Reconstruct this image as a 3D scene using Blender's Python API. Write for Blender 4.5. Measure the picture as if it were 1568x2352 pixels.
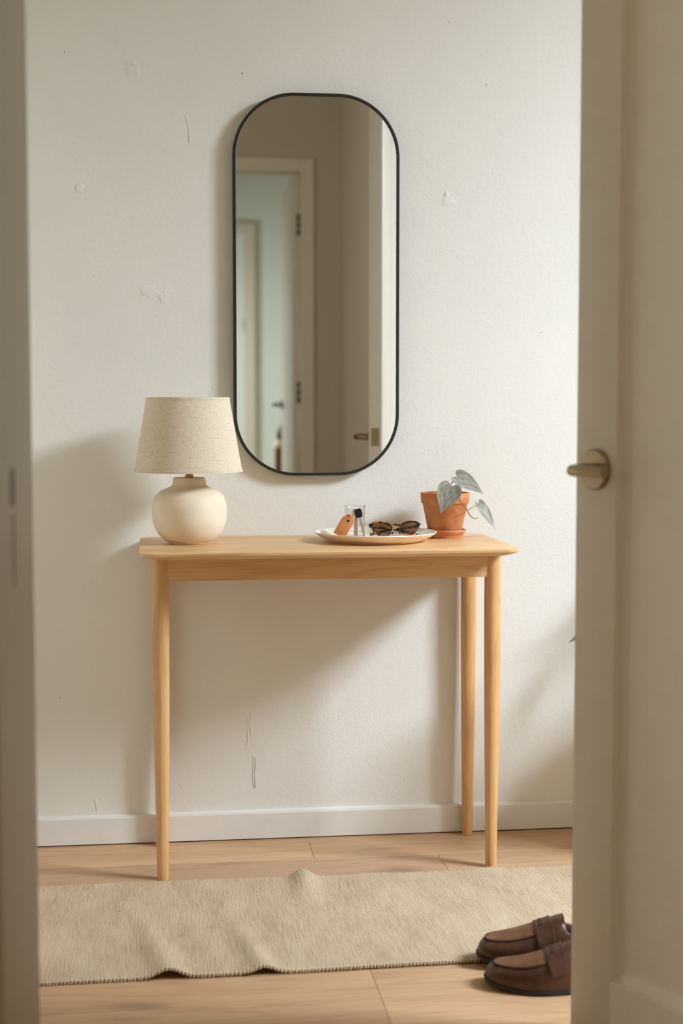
import bpy, bmesh, math, random
from math import sin, cos, pi, radians, sqrt, atan2
from mathutils import Vector, Matrix, noise

for o in list(bpy.data.objects):
    bpy.data.objects.remove(o, do_unlink=True)
S = bpy.context.scene
COL = S.collection
random.seed(7)

# ------------------------------------------------------------------ camera
cd = bpy.data.cameras.new('camera')
cam = bpy.data.objects.new('camera', cd)
COL.objects.link(cam)
cam.location = (-0.4085, -3.7571, 1.0911)
cam.rotation_euler = (radians(90 - 4.0698), 0, -radians(7.2243))
cd.sensor_fit = 'HORIZONTAL'
cd.sensor_width = 24.0
cd.lens = 53.416
cd.clip_start = 0.02
cd.dof.use_dof = True
cd.dof.focus_distance = 3.55
cd.dof.aperture_fstop = 2.7
S.camera = cam

# ------------------------------------------------------------------ world, daylight, exposure
W = bpy.data.worlds.new('world')
S.world = W
W.use_nodes = True
W.node_tree.nodes['Background'].inputs[0].default_value = (0.75, 0.85, 1.0, 1)
W.node_tree.nodes['Background'].inputs[1].default_value = 0.6


def area_light(name, loc, target, sx, sy, power, color):
    ld = bpy.data.lights.new(name, 'AREA')
    ld.shape = 'RECTANGLE'
    ld.size, ld.size_y = sx, sy
    ld.energy = power
    ld.color = color
    o = bpy.data.objects.new(name, ld)
    COL.objects.link(o)
    o.location = loc
    d = Vector(target) - Vector(loc)
    o.rotation_euler = d.to_track_quat('-Z', 'Y').to_euler()
    return o


# daylight through entry (right wall) and far room windows; hall light is added fill
area_light('entry_window_daylight', (3.20, -2.20, 3.55), (0.0, 0.0, 0.9), 2.00, 1.70, 1120, (0.78, 0.855, 1.0))
area_light('hall_fill_light', (-2.22, -3.3, 1.6), (0.6, -3.3, 1.4), 1.0, 1.3, 29, (1.0, 0.955, 0.87))
area_light('far_room_window_daylight', (-1.40, -7.2, 1.75), (0.5, -8.3, 0.9), 0.8, 0.8, 90, (0.88, 0.96, 1.0))

S.view_settings.view_transform = 'Standard'
S.view_settings.look = 'None'
S.view_settings.gamma = 1.0
S.view_settings.use_curve_mapping = False
S.view_settings.exposure = 0.13
S.cycles.max_bounces = 14
S.cycles.diffuse_bounces = 8
S.cycles.transparent_max_bounces = 16


# ------------------------------------------------------------------ materials
def srgb(r, g, b):
    f = lambda c: (c / 255 / 12.92) if c / 255 <= 0.04045 else ((c / 255 + 0.055) / 1.055) ** 2.4
    return (f(r), f(g), f(b), 1)


class NT:
    def __init__(s, name):
        s.m = bpy.data.materials.new(name)
        s.m.use_nodes = True
        s.t = s.m.node_tree
        s.b = s.t.nodes['Principled BSDF']
        s.out = s.t.nodes['Material Output']

    def n(s, typ, **kw):
        nd = s.t.nodes.new(typ)
        for k, v in kw.items():
            if k in nd.inputs.keys():
                nd.inputs[k].default_value = v
            else:
                setattr(nd, k, v)
        return nd

    def l(s, a, b):
        s.t.links.new(a, b)

    def coords(s, scale=(1, 1, 1), which='Object', rot=(0, 0, 0), loc=(0, 0, 0)):
        tc = s.n('ShaderNodeTexCoord')
        mp = s.n('ShaderNodeMapping')
        mp.inputs['Scale'].default_value = scale
        mp.inputs['Rotation'].default_value = rot
        mp.inputs['Location'].default_value = loc
        s.l(tc.outputs[which], mp.inputs['Vector'])
        return mp.outputs[0]

    def noise(s, vec, scale, detail=4, rough=0.55, dist=0.0):
        nd = s.n('ShaderNodeTexNoise')
        nd.inputs['Scale'].default_value = scale
        nd.inputs['Detail'].default_value = detail
        nd.inputs['Roughness'].default_value = rough
        nd.inputs['Distortion'].default_value = dist
        if vec is not None:
            s.l(vec, nd.inputs['Vector'])
        return nd.outputs['Fac']

    def ramp(s, fac, stops):
        nd = s.n('ShaderNodeValToRGB')
        e = nd.color_ramp.elements
        while len(e) < len(stops):
            e.new(0.5)
        for i, (p, c) in enumerate(stops):
            e[i].position = p
            e[i].color = c if len(c) == 4 else (*c, 1)
        s.l(fac, nd.inputs[0])
        return nd.outputs[0]

    def mix(s, fac, a, b, mode='MIX'):
        nd = s.n('ShaderNodeMix')
        nd.data_type = 'RGBA'
        nd.blend_type = mode
        for i, v in ((0, fac), (6, a), (7, b)):
            if hasattr(v, 'links'):
                s.l(v, nd.inputs[i])
            else:
                nd.inputs[i].default_value = v
        return nd.outputs[2]

    def math(s, op, a, b=0.0):
        nd = s.n('ShaderNodeMath')
        nd.operation = op
        for i, v in ((0, a), (1, b)):
            if hasattr(v, 'links'):
                s.l(v, nd.inputs[i])
            else:
                nd.inputs[i].default_value = v
        return nd.outputs[0]

    def bump(s, h, strength, dist, prev=None):
        nd = s.n('ShaderNodeBump')
        nd.inputs['Strength'].default_value = strength
        nd.inputs['Distance'].default_value = dist
        s.l(h, nd.inputs['Height'])
        if prev is not None:
            s.l(prev, nd.inputs['Normal'])
        return nd.outputs[0]

    def set(s, color=None, rough=None, metal=None, normal=None, **kw):
        for key, v in (('Base Color', color), ('Roughness', rough), ('Metallic', metal), ('Normal', normal)):
            if v is None:
                continue
            if hasattr(v, 'links'):
                s.l(v, s.b.inputs[key])
            else:
                s.b.inputs[key].default_value = v
        for k, v in kw.items():
            s.b.inputs[k.replace('_', ' ')].default_value = v
        return s.m


def plain(name, c, rough=0.5, metal=0.0, mott=0.06, scale=30, bump=0.0, bscale=200):
    t = NT(name)
    v = t.coords()
    nz = t.noise(v, scale)
    dark = tuple(x * (1 - mott) for x in c[:3]) + (1,)
    lite = tuple(min(1, x * (1 + mott)) for x in c[:3]) + (1,)
    col = t.ramp(nz, [(0.3, dark), (0.7, lite)])
    nr = t.bump(t.noise(v, bscale), bump, 0.001) if bump else None
    return t.set(color=col, rough=rough, metal=metal, normal=nr)


def wall_paint(name, c, strength=0.35, big=True):
    t = NT(name)
    v = t.coords()
    stain = t.noise(v, 2.2, 3)
    a = tuple(x * 0.965 for x in c[:3]) + (1,)
    col = t.ramp(stain, [(0.35, a), (0.65, c)])
    fine = t.noise(v, 170, 3, 0.6)
    mid = t.noise(v, 60, 2, 0.5, 0.4)
    h = t.math('ADD', t.math('MULTIPLY', fine, 0.55), t.math('MULTIPLY', mid, 0.75))
    nr = t.bump(h, strength, 0.0016)
    if big:
        nr = t.bump(t.noise(v, 5, 2), 0.25, 0.006, nr)
    return t.set(color=col, rough=0.75, normal=nr)


def oak(name, axis, light, mid, dark, rough=0.45, seed=0.0, vary=False, figure=1.0):
    """oak: long cathedral figure and fine pores stretched along one axis"""
    t = NT(name)
    st = [9.0, 9.0, 9.0]
    st[axis] = 0.9
    fs = [220.0, 220.0, 220.0]
    fs[axis] = 6.0
    off = (seed, seed * 1.7, seed * 0.6)
    v1 = t.coords(tuple(st), loc=off)
    v2 = t.coords(tuple(fs), loc=off)
    if vary:
        oi = t.n('ShaderNodeObjectInfo')
        cb = t.n('ShaderNodeCombineXYZ')
        for i, k in enumerate((37.0, 91.0, 53.0)):
            t.l(t.math('MULTIPLY', oi.outputs['Random'], k), cb.inputs[i])
        vs = []
        for v in (v1, v2):
            ad = t.n('ShaderNodeVectorMath')
            ad.operation = 'ADD'
            t.l(v, ad.inputs[0])
            t.l(cb.outputs[0], ad.inputs[1])
            vs.append(ad.outputs[0])
        v1, v2 = vs
    base = t.noise(v1, 1.0, 3, 0.5, 0.6)
    rings = t.math('FRACT', t.math('MULTIPLY', base, 9.0))
    ringp = t.math('ABSOLUTE', t.math('SUBTRACT', rings, 0.5))
    pores = t.noise(v2, 1.0, 3, 0.6)
    col = t.ramp(base, [(0.3, mid), (0.7, light)])
    col = t.mix(t.math('MULTIPLY', t.ramp(ringp, [(0.0, (1, 1, 1)), (0.22, (0, 0, 0))]), 0.30 * figure), col, dark)
    col = t.mix(t.math('MULTIPLY', t.ramp(pores, [(0.52, (0, 0, 0)), (0.72, (1, 1, 1))]), 0.45), col, dark)
    if vary:
        tint = t.ramp(oi.outputs['Random'], [(0.0, (0.86, 0.86, 0.88)), (1.0, (1.08, 1.06, 1.02))])
        col = t.mix(1.0, col, tint, 'MULTIPLY')
        # a few grey-brown knots
        vk = t.coords((3.0, 9.0, 9.0))
        ad = t.n('ShaderNodeVectorMath')
        ad.operation = 'ADD'
        t.l(vk, ad.inputs[0])
        t.l(cb.outputs[0], ad.inputs[1])
        kn = t.noise(ad.outputs[0], 1.0, 2, 0.4)
        col = t.mix(t.math('MULTIPLY', t.ramp(kn, [(0.66, (0, 0, 0)), (0.76, (1, 1, 1))]), 0.6), col, srgb(116, 98, 78))
    nr = t.bump(pores, 0.12, 0.0006)
    return t.set(color=col, rough=rough, normal=nr)


M = {}
WHITE = srgb(226, 223, 214)
M['wall'] = wall_paint('white_wall_paint', srgb(229, 228, 220), 0.42)
M['wall_warm'] = wall_paint('warm_side_wall_paint', srgb(236, 229, 214), 0.2)
M['ceiling'] = wall_paint('ceiling_paint', srgb(232, 226, 213), 0.15)
M['hall_wall'] = wall_paint('hall_wall_paint', srgb(206, 197, 180), 0.2)
M['far_wall'] = wall_paint('far_room_paint', srgb(214, 219, 212), 0.1)
M['trim'] = plain('white_trim_gloss', srgb(226, 224, 217), 0.42, mott=0.02, bump=0.08, bscale=90)
M['door'] = plain('door_paint', srgb(230, 224, 210), 0.5, mott=0.02, bump=0.06, bscale=120)
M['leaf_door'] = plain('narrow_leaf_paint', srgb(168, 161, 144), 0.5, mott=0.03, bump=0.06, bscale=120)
M['oak_x'] = oak('oak_grain_along_length', 0, srgb(228, 188, 136), srgb(214, 170, 118), srgb(172, 124, 76), 0.42)
M['oak_y'] = oak('oak_grain_along_depth', 1, srgb(228, 188, 136), srgb(214, 170, 118), srgb(172, 124, 76), 0.42)
M['oak_z'] = oak('oak_grain_upright', 2, srgb(222, 178, 124), srgb(206, 158, 104), srgb(168, 118, 70), 0.42, 3.1, figure=0.8)
M['plank'] = oak('oiled_oak_floor', 0, srgb(198, 164, 128), srgb(182, 147, 111), srgb(150, 115, 80), 0.5, 1.3, vary=True)
M['subfloor'] = plain('subfloor', srgb(58, 44, 32), 0.9)
M['black'] = plain('black_powder_coat', srgb(30, 31, 29), 0.38, mott=0.1, bump=0.05, bscale=400)
M['dark_metal'] = plain('dark_bronze', srgb(52, 46, 40), 0.4, 0.7)
M['brass'] = plain('aged_brass', srgb(170, 135, 95), 0.28, 1.0, 0.1)
M['keep'] = plain('bronzed_strike', srgb(88, 78, 62), 0.6)
M['nickel'] = plain('satin_nickel', srgb(160, 141, 114), 0.3, 1.0, 0.05)
M['steel'] = plain('key_steel', srgb(232, 220, 198), 0.42, 1.0, 0.08)
M['rubber'] = plain('black_plastic', srgb(22, 22, 22), 0.4)
M['soil'] = plain('potting_soil', srgb(66, 46, 34), 0.95, mott=0.5, scale=180, bump=0.8, bscale=150)


def mirror_mat():
    t = NT('mirror_silver')
    return t.set(color=(0.72, 0.725, 0.71, 1), rough=0.0, metal=1.0)


M['mirror'] = mirror_mat()


def clear_glass(name, tint=(0.97, 0.98, 0.98, 1), refl=1.0, ior=1.45):
    t = NT(name)
    tr = t.n('ShaderNodeBsdfTransparent')
    tr.inputs[0].default_value = tint
    gl = t.n('ShaderNodeBsdfGlossy')
    gl.inputs['Roughness'].default_value = 0.02
    lw = t.n('ShaderNodeLayerWeight')
    lw.inputs[0].default_value = 0.5
    fc = t.math('ADD', t.math('MULTIPLY', t.math('POWER', lw.outputs['Facing'], 4.0), 0.75 * refl), 0.035 * refl)
    ms = t.n('ShaderNodeMixShader')
    t.l(fc, ms.inputs[0])
    t.l(tr.outputs[0], ms.inputs[1])
    t.l(gl.outputs[0], ms.inputs[2])
    t.l(ms.outputs[0], t.out.inputs[0])
    return t.m


M['glass'] = clear_glass('clear_glass', (0.98, 0.985, 0.985, 1), 1.7)
M['pane'] = clear_glass('window_glass', (0.99, 1.0, 0.99, 1), 0.8)
M['lens'] = clear_glass('brown_sunglass_lens', (0.40, 0.22, 0.11, 1), 2.2)


def linen():
    t = NT('linen_shade')
    u = t.coords((70, 1300, 1), 'UV')
    v = t.coords((1300, 70, 1), 'UV')
    a = t.noise(u, 1.0, 2, 0.6)
    b = t.noise(v, 1.0, 2, 0.6)
    w = t.math('MULTIPLY', t.math('ADD', a, b), 0.5)
    sl = t.noise(t.coords((14, 260, 1), 'UV'), 1.0, 2, 0.5)
    col = t.ramp(w, [(0.32, srgb(204, 184, 153)), (0.5, srgb(232, 219, 195)), (0.68, srgb(244, 235, 216))])
    col = t.mix(t.math('MULTIPLY', t.ramp(sl, [(0.60, (0, 0, 0)), (0.72, (1, 1, 1))]), 0.35), col, srgb(186, 158, 120))
    nr = t.bump(w, 0.35, 0.0010)
    t.set(color=col, rough=0.9, normal=nr)
    tl = t.n('ShaderNodeBsdfTranslucent')
    t.l(col, tl.inputs[0])
    ms = t.n('ShaderNodeMixShader')
    ms.inputs[0].default_value = 0.16
    t.l(t.b.outputs[0], ms.inputs[1])
    t.l(tl.outputs[0], ms.inputs[2])
    t.l(ms.outputs[0], t.out.inputs[0])
    return t.m


M['linen'] = linen()


def ceramic():
    t = NT('matte_cream_ceramic')
    v = t.coords((1, 1, 1))
    n1 = t.noise(v, 14, 4)
    rings = t.noise(t.coords((2, 2, 120)), 1.0, 2)
    sp = t.noise(v, 420, 1)
    col = t.ramp(n1, [(0.3, srgb(224, 208, 180)), (0.7, srgb(234, 222, 199))])
    col = t.mix(t.math('MULTIPLY', t.ramp(sp, [(0.755, (0, 0, 0)), (0.80, (1, 1, 1))]), 0.4), col, srgb(160, 125, 90))
    nr = t.bump(rings, 0.12, 0.001)
    nr = t.bump(t.noise(v, 300, 2), 0.12, 0.0006, nr)
    return t.set(color=col, rough=0.62, normal=nr)


M['ceramic'] = ceramic()


def stoneware(name, a, b, rough):
    t = NT(name)
    v = t.coords()
    col = t.ramp(t.noise(v, 25, 4), [(0.3, a), (0.7, b)])
    sp = t.noise(v, 500, 1)
    col = t.mix(t.math('MULTIPLY', t.ramp(sp, [(0.73, (0, 0, 0)), (0.78, (1, 1, 1))]), 0.6), col, srgb(130, 90, 55))
    return t.set(color=col, rough=rough, normal=t.bump(t.noise(v, 200, 2), 0.08, 0.0006))


M['glaze'] = stoneware('cream_glaze', srgb(232, 222, 204), srgb(240, 232, 216), 0.35)
M['rawclay'] = stoneware('raw_sand_clay', srgb(236, 219, 190), srgb(242, 229, 205), 0.6)
M['terracotta'] = None


def terracotta():
    t = NT('terracotta')
    v = t.coords((1, 1, 1))
    vz = t.coords((8, 8, 40))
    a = t.noise(v, 22, 5, 0.6)
    band = t.noise(vz, 1.0, 3)
    col = t.ramp(a, [(0.25, srgb(176, 108, 66)), (0.55, srgb(198, 132, 86)), (0.8, srgb(212, 160, 116))])
    col = t.mix(t.math('MULTIPLY', t.ramp(band, [(0.5, (0, 0, 0)), (0.75, (1, 1, 1))]), 0.35), col, srgb(160, 100, 62))
    nr = t.bump(t.noise(v, 350, 2), 0.25, 0.0007)
    return t.set(color=col, rough=0.85, normal=nr)


M['terracotta'] = terracotta()


def leafmat(name, a, b, vein):
    t = NT(name)
    v = t.coords((120, 30, 1), 'UV')
    n1 = t.noise(t.coords((5, 3.5, 1), 'UV'), 1.3, 4, 0.6, 0.5)
    col = t.ramp(n1, [(0.3, a), (0.68, b)])
    sx = t.n('ShaderNodeSeparateXYZ')
    t.l(t.coords((1, 1, 1), 'UV'), sx.inputs[0])
    mid = t.math('ABSOLUTE', t.math('SUBTRACT', sx.outputs[0], 0.5))
    col = t.mix(t.math('MULTIPLY', t.ramp(mid, [(0.0, (1, 1, 1)), (0.03, (0, 0, 0))]), 0.5), col, vein)
    rib = t.math('SINE', t.math('ADD', t.math('MULTIPLY', sx.outputs[1], 60.0), t.math('MULTIPLY', mid, -70.0)))
    nr = t.bump(rib, 0.05, 0.0010)
    t.set(color=col, rough=0.38, normal=nr)
    return t.m


M['silver_leaf'] = leafmat('silvery_leaf', srgb(104, 104, 90), srgb(164, 162, 149), srgb(88, 90, 78))
M['green_leaf'] = leafmat('dark_green_leaf', srgb(70, 88, 62), srgb(112, 126, 96), srgb(60, 76, 54))
M['stem'] = plain('brown_vine', srgb(150, 112, 76), 0.6, mott=0.2)


def leather(name, a, b, rough=0.45):
    t = NT(name)
    v = t.coords()
    col = t.ramp(t.noise(v, 28, 5, 0.6), [(0.3, a), (0.72, b)])
    nr = t.bump(t.noise(v, 420, 2), 0.2, 0.0007)
    nr = t.bump(t.noise(v, 35, 3), 0.2, 0.003, nr)
    return t.set(color=col, rough=rough, normal=nr)


M['shoe'] = leather('dark_brown_leather', srgb(56, 30, 18), srgb(88, 52, 31), 0.42)
M['shoe_plug'] = leather('worn_brown_leather', srgb(84, 53, 32), srgb(128, 90, 58), 0.4)
M['seam'] = plain('dark_seam_thread', srgb(48, 28, 18), 0.7)
M['sole'] = plain('black_sole', srgb(30, 22, 18), 0.55)
M['tan'] = leather('tan_leather', srgb(168, 98, 46), srgb(192, 122, 64), 0.5)
M['tan_edge'] = plain('pale_leather_edge', srgb(222, 172, 110), 0.6)


def tortoise():
    t = NT('tortoiseshell')
    v = t.coords()
    n1 = t.noise(v, 75, 2, 0.4, 0.5)
    col = t.ramp(n1, [(0.46, srgb(28, 18, 12)), (0.54, srgb(66, 38, 20)), (0.61, srgb(160, 94, 42)), (0.72, srgb(200, 134, 70))])
    return t.set(color=col, rough=0.16)


M['tortoise'] = tortoise()


def rugmat():
    t = NT('flatweave_wool')
    rib = t.noise(t.coords((370, 12, 1)), 1.0, 2, 0.6)
    weft = t.noise(t.coords((110, 480, 1)), 1.0, 2, 0.6)
    cl = t.noise(t.coords((14, 5, 1)), 1.0, 4, 0.6)
    fib = t.noise(t.coords((1, 1, 1)), 520, 2)
    fac = t.math('MULTIPLY', t.math('ADD', t.math('ADD', rib, weft), cl), 0.3333)
    col = t.ramp(fac, [(0.32, srgb(152, 128, 99)), (0.5, srgb(184, 163, 134)), (0.68, srgb(204, 186, 159))])
    fl = t.noise(t.coords((1, 0.45, 1)), 190, 1)
    col = t.mix(t.math('MULTIPLY', t.ramp(fl, [(0.74, (0, 0, 0)), (0.80, (1, 1, 1))]), 0.6), col, srgb(96, 74, 52))
    h = t.math('ADD', t.math('ADD', t.math('MULTIPLY', rib, 1.0), t.math('MULTIPLY', weft, 0.8)), t.math('MULTIPLY', fib, 0.5))
    return t.set(color=col, rough=0.95, normal=t.bump(h, 0.8, 0.0022))


M['rug'] = rugmat()
M['yarn'] = plain('rug_edge_yarn', srgb(196, 178, 148), 0.95, mott=0.12, scale=150, bump=0.3)
M['cushion'] = plain('pale_cushion', srgb(226, 206, 172), 0.9)
M['redwood'] = oak('reddish_wood', 2, srgb(150, 88, 50), srgb(122, 66, 36), srgb(80, 40, 22), 0.5)


# ------------------------------------------------------------------ mesh helpers
def finish(bm, name, mat, parent=None, loc=(0, 0, 0), rot=(0, 0, 0), smooth=False, angle=35):
    me = bpy.data.meshes.new(name)
    bmesh.ops.recalc_face_normals(bm, faces=bm.faces) if smooth != 'keep' else None
    bm.to_mesh(me)
    bm.free()
    mats = mat if isinstance(mat, (list, tuple)) else [mat]
    for k in mats:
        me.materials.append(M[k] if isinstance(k, str) else k)
    if smooth:
        for p in me.polygons:
            p.use_smooth = True
        try:
            me.set_sharp_from_angle(angle=radians(angle))
        except Exception:
            pass
    o = bpy.data.objects.new(name, me)
    COL.objects.link(o)
    o.location = loc
    o.rotation_euler = rot
    if parent:
        o.parent = parent
    return o


def tag(o, label, cat=None, group=None, kind=None):
    if label:
        o['label'] = label
    if cat:
        o['category'] = cat
    if group:
        o['group'] = group
    if kind:
        o['kind'] = kind
    return o


def thing(name, label, cat, loc=(0, 0, 0), rot=(0, 0, 0), group=None, kind=None):
    o = bpy.data.objects.new(name, None)
    o.empty_display_size = 0.05
    COL.objects.link(o)
    o.location = loc
    o.rotation_euler = rot
    return tag(o, label, cat, group, kind)


def box(bm, x0, x1, y0, y1, z0, z1, bev=0.0, seg=2):
    vs = [bm.verts.new(p) for p in ((x0, y0, z0), (x1, y0, z0), (x1, y1, z0), (x0, y1, z0),
                                    (x0, y0, z1), (x1, y0, z1), (x1, y1, z1), (x0, y1, z1))]
    fs = [bm.faces.new([vs[i] for i in f]) for f in ((3, 2, 1, 0), (4, 5, 6, 7), (0, 1, 5, 4), (1, 2, 6, 5), (2, 3, 7, 6), (3, 0, 4, 7))]
    if bev:
        es = list({e for f in fs for e in f.edges})
        bmesh.ops.bevel(bm, geom=es, offset=bev, segments=seg, profile=0.5, affect='EDGES')
    return bm


def BOX(*a, **k):
    return box(bmesh.new(), *a, **k)


def lathe(prof, seg=64, cap0=False, cap1=False, bm=None, ctr=(0, 0), matidx=None):
    """profile [(r, z)...] revolved about Z with UV in metres"""
    bm = bm or bmesh.new()
    uv = bm.loops.layers.uv.verify()
    rings = []
    for r, z in prof:
        rings.append([bm.verts.new((ctr[0] + r * cos(2 * pi * i / seg), ctr[1] + r * sin(2 * pi * i / seg), z)) for i in range(seg)])
    rm = max(r for r, z in prof)
    L = [0]
    for a, b in zip(prof, prof[1:]):
        L.append(L[-1] + sqrt((a[0] - b[0]) ** 2 + (a[1] - b[1]) ** 2))
    for j in range(len(prof) - 1):
        for i in range(seg):
            k = (i + 1) % seg
            f = bm.faces.new((rings[j][i], rings[j][k], rings[j + 1][k], rings[j + 1][i]))
            us = (i, i + 1, i + 1, i)
            for lp, u, q in zip(f.loops, us, (j, j, j + 1, j + 1)):
                lp[uv].uv = (2 * pi * rm * u / seg, L[q])
            if matidx:
                f.material_index = matidx[j]
    if cap0:
        bm.faces.new(list(reversed(rings[0])))
    if cap1:
        bm.faces.new(rings[-1])
    return bm


def spline(pts, n=8):
    """Catmull-Rom through points of any dimension"""
    out = []
    P = [tuple(p) for p in pts]
    for i in range(len(P) - 1):
        p0 = P[max(i - 1, 0)]
        p1, p2 = P[i], P[i + 1]
        p3 = P[min(i + 2, len(P) - 1)]
        for k in range(n):
            t = k / n
            out.append(tuple(0.5 * ((2 * b) + (-a + c) * t + (2 * a - 5 * b + 4 * c - d) * t * t + (-a + 3 * b - 3 * c + d) * t ** 3)
                             for a, b, c, d in zip(p0, p1, p2, p3)))
    out.append(P[-1])
    return out


def tube(path, rad, seg=8, closed=False, bm=None, flat=1.0):
    """tube along path; rad number or list; flat scales the second cross axis"""
    bm = bm or bmesh.new()
    P = [Vector(p) for p in path]
    n = len(P)
    rings = []
    up = None
    for i in range(n):
        if closed:
            t = (P[(i + 1) % n] - P[i - 1]).normalized()
        else:
            t = (P[min(i + 1, n - 1)] - P[max(i - 1, 0)]).normalized()
        if up is None:
            a = Vector((0, 0, 1)) if abs(t.z) < 0.9 else Vector((0, 1, 0))
        else:
            a = up
        s = t.cross(a).normalized()
        up = s.cross(t).normalized()
        r = rad[i] if isinstance(rad, (list, tuple)) else rad
        rings.append([bm.verts.new(P[i] + s * (r * cos(2 * pi * k / seg)) + up * (r * flat * sin(2 * pi * k / seg))) for k in range(seg)])
    m = n if closed else n - 1
    for i in range(m):
        A, B = rings[i], rings[(i + 1) % n]
        for k in range(seg):
            bm.faces.new((A[k], A[(k + 1) % seg], B[(k + 1) % seg], B[k]))
    if not closed:
        bm.faces.new(list(reversed(rings[0])))
        bm.faces.new(rings[-1])
    return bm


def prism(poly, t0, t1, bev=0.0, seg=2, axis='z', bm=None):
    """polygon in a plane extruded between t0 and t1; axis is the extrusion axis"""
    bm = bm or bmesh.new()

    def P(a, b, t):
        return {'z': (a, b, t), 'y': (a, t, b), 'x': (t, a, b)}[axis]
    A = [bm.verts.new(P(a, b, t0)) for a, b in poly]
    B = [bm.verts.new(P(a, b, t1)) for a, b in poly]
    n = len(poly)
    fa = bm.faces.new(A)
    fb = bm.faces.new(B)
    for i in range(n):
        bm.faces.new((A[i], A[(i + 1) % n], B[(i + 1) % n], B[i]))
    if bev:
        es = list(set(fa.edges) | set(fb.edges))
        bmesh.ops.bevel(bm, geom=es, offset=bev, segments=seg, profile=0.5, affect='EDGES')
    return bm


def rrect(x0, x1, y0, y1, r, n=10):
    pts = []
    for cx, cy, a0 in ((x1 - r, y1 - r, 0), (x0 + r, y1 - r, 90), (x0 + r, y0 + r, 180), (x1 - r, y0 + r, 270)):
        for i in range(n + 1):
            a = radians(a0 + 90 * i / n)
            pts.append((cx + r * cos(a), cy + r * sin(a)))
    return pts


def stack(loops, cap=True, bm=None, uvscale=None):
    """skin equal-length closed loops of 3D points"""
    bm = bm or bmesh.new()
    R = [[bm.verts.new(p) for p in lp] for lp in loops]
    n = len(R[0])
    for a, b in zip(R, R[1:]):
        for i in range(n):
            k = (i + 1) % n
            bm.faces.new((a[i], a[k], b[k], b[i]))
    if cap:
        bm.faces.new(list(reversed(R[0])))
        bm.faces.new(R[-1])
    return bm


# ================================================================== THE SETTING
CEIL = 3.05
XL, XR = -0.86, 2.3          # entry side walls
YD0, YD1 = -2.18, -2.02     # wall with the double doorway
OX0, OX1 = -0.612, 0.735    # doorway opening
HALLX = 0.76                # hall right wall face
YB = -5.55                  # hall back wall face
YF = -8.6                   # far room back wall

# floor with single planks
fl = finish(BOX(XL - 0.1, XR + 0.1, -2.2, 0.1, -0.06, -0.012), 'floor', 'subfloor')
tag(fl, 'pale oiled oak plank floor of the entry', 'floor', kind='structure')
PW = 0.145
y_edge = -0.045
joints = {0: [-0.021], 1: [0.280], 2: [-0.55, 1.2], 3: [0.75], 4: [-0.2, 1.6], 5: [-0.9, 0.9], 6: [0.0065], 7: [0.0075], 8: [-0.8, 1.0]}
rows = [(0.1, y_edge, 0)]
for k in range(1, 16):
    rows.append((y_edge - PW * (k - 1), y_edge - PW * k, k))
for (ya, yb, k) in rows:
    js = {0: [0.9], 1: [-0.021], 2: [0.280]}.get(k)
    if js is None:
        js = joints.get(k - 1, [random.uniform(-1, 1.6)])
        if k in (7, 8):
            js = [0.0070]
    cuts = [XL - 0.05] + sorted(js) + [XR + 0.05]
    for a, b in zip(cuts, cuts[1:]):
        cx, cy = (a + b) / 2, (ya + yb) / 2
        hx, hy = (b - a) / 2 - 0.0003, (ya - yb) / 2 - 0.0003
        dz = random.uniform(-0.0004, 0.0)
        finish(BOX(-hx, hx, -hy, hy, -0.0115, 0.0, bev=0.0007, seg=1), 'plank', 'plank', fl, (cx, cy, dz))

hf = finish(BOX(-2.3, XR, YF - 0.1, -2.215, -0.06, 0.0), 'floor_hall', 'plank')
tag(hf, 'wooden floor of the dim hall before the doorway', 'floor', kind='structure')

w = finish(BOX(XL - 0.1, XR + 0.1, 0.0, 0.12, -0.06, CEIL), 'wall_back', 'wall')
tag(w, 'white plaster wall with chips and cracks behind the console table', 'wall', kind='structure')
WALL = w
tag(finish(BOX(XL - 0.12, XL, YD1, 0.0, -0.06, CEIL), 'wall_left', 'wall_warm'), 'warm side wall of the entry, left of the table', 'wall', kind='structure')

# right wall with window opening
WY0, WY1, WZ0, WZ1 = -2.00, -1.04, 1.50, 2.80
bm = bmesh.new()
box(bm, XR, XR + 0.14, YD1, WY0, -0.06, CEIL)
box(bm, XR, XR + 0.14, WY1, 0.0, -0.06, CEIL)
box(bm, XR, XR + 0.14, WY0, WY1, -0.06, WZ0)
box(bm, XR, XR + 0.14, WY0, WY1, WZ1, CEIL)
tag(finish(bm, 'wall_right', 'wall_warm'), 'side wall of the entry that holds the daylight window', 'wall', kind='structure')
win = finish(BOX(XR - 0.02, XR + 0.16, WY0 + 0.002, WY1 - 0.002, WZ0 - 0.03, WZ0, bev=0.003), 'window_1', 'trim')
tag(win, 'white framed window in the side wall lighting the entry', 'window', kind='structure')
bm = bmesh.new()
for (a, b, c, d) in ((WY0, WY0 + 0.05, WZ0, WZ1), (WY1 - 0.05, WY1, WZ0, WZ1), (WY0 + 0.05, WY1 - 0.05, WZ0, WZ0 + 0.05), (WY0 + 0.05, WY1 - 0.05, WZ1 - 0.05, WZ1)):
    box(bm, XR + 0.05, XR + 0.10, a, b, c, d)
finish(bm, 'window_frame', 'trim', win)
finish(BOX(XR + 0.072, XR + 0.076, WY0 + 0.05, WY1 - 0.05, WZ0 + 0.05, WZ1 - 0.05), 'window_pane', 'pane', win)

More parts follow.
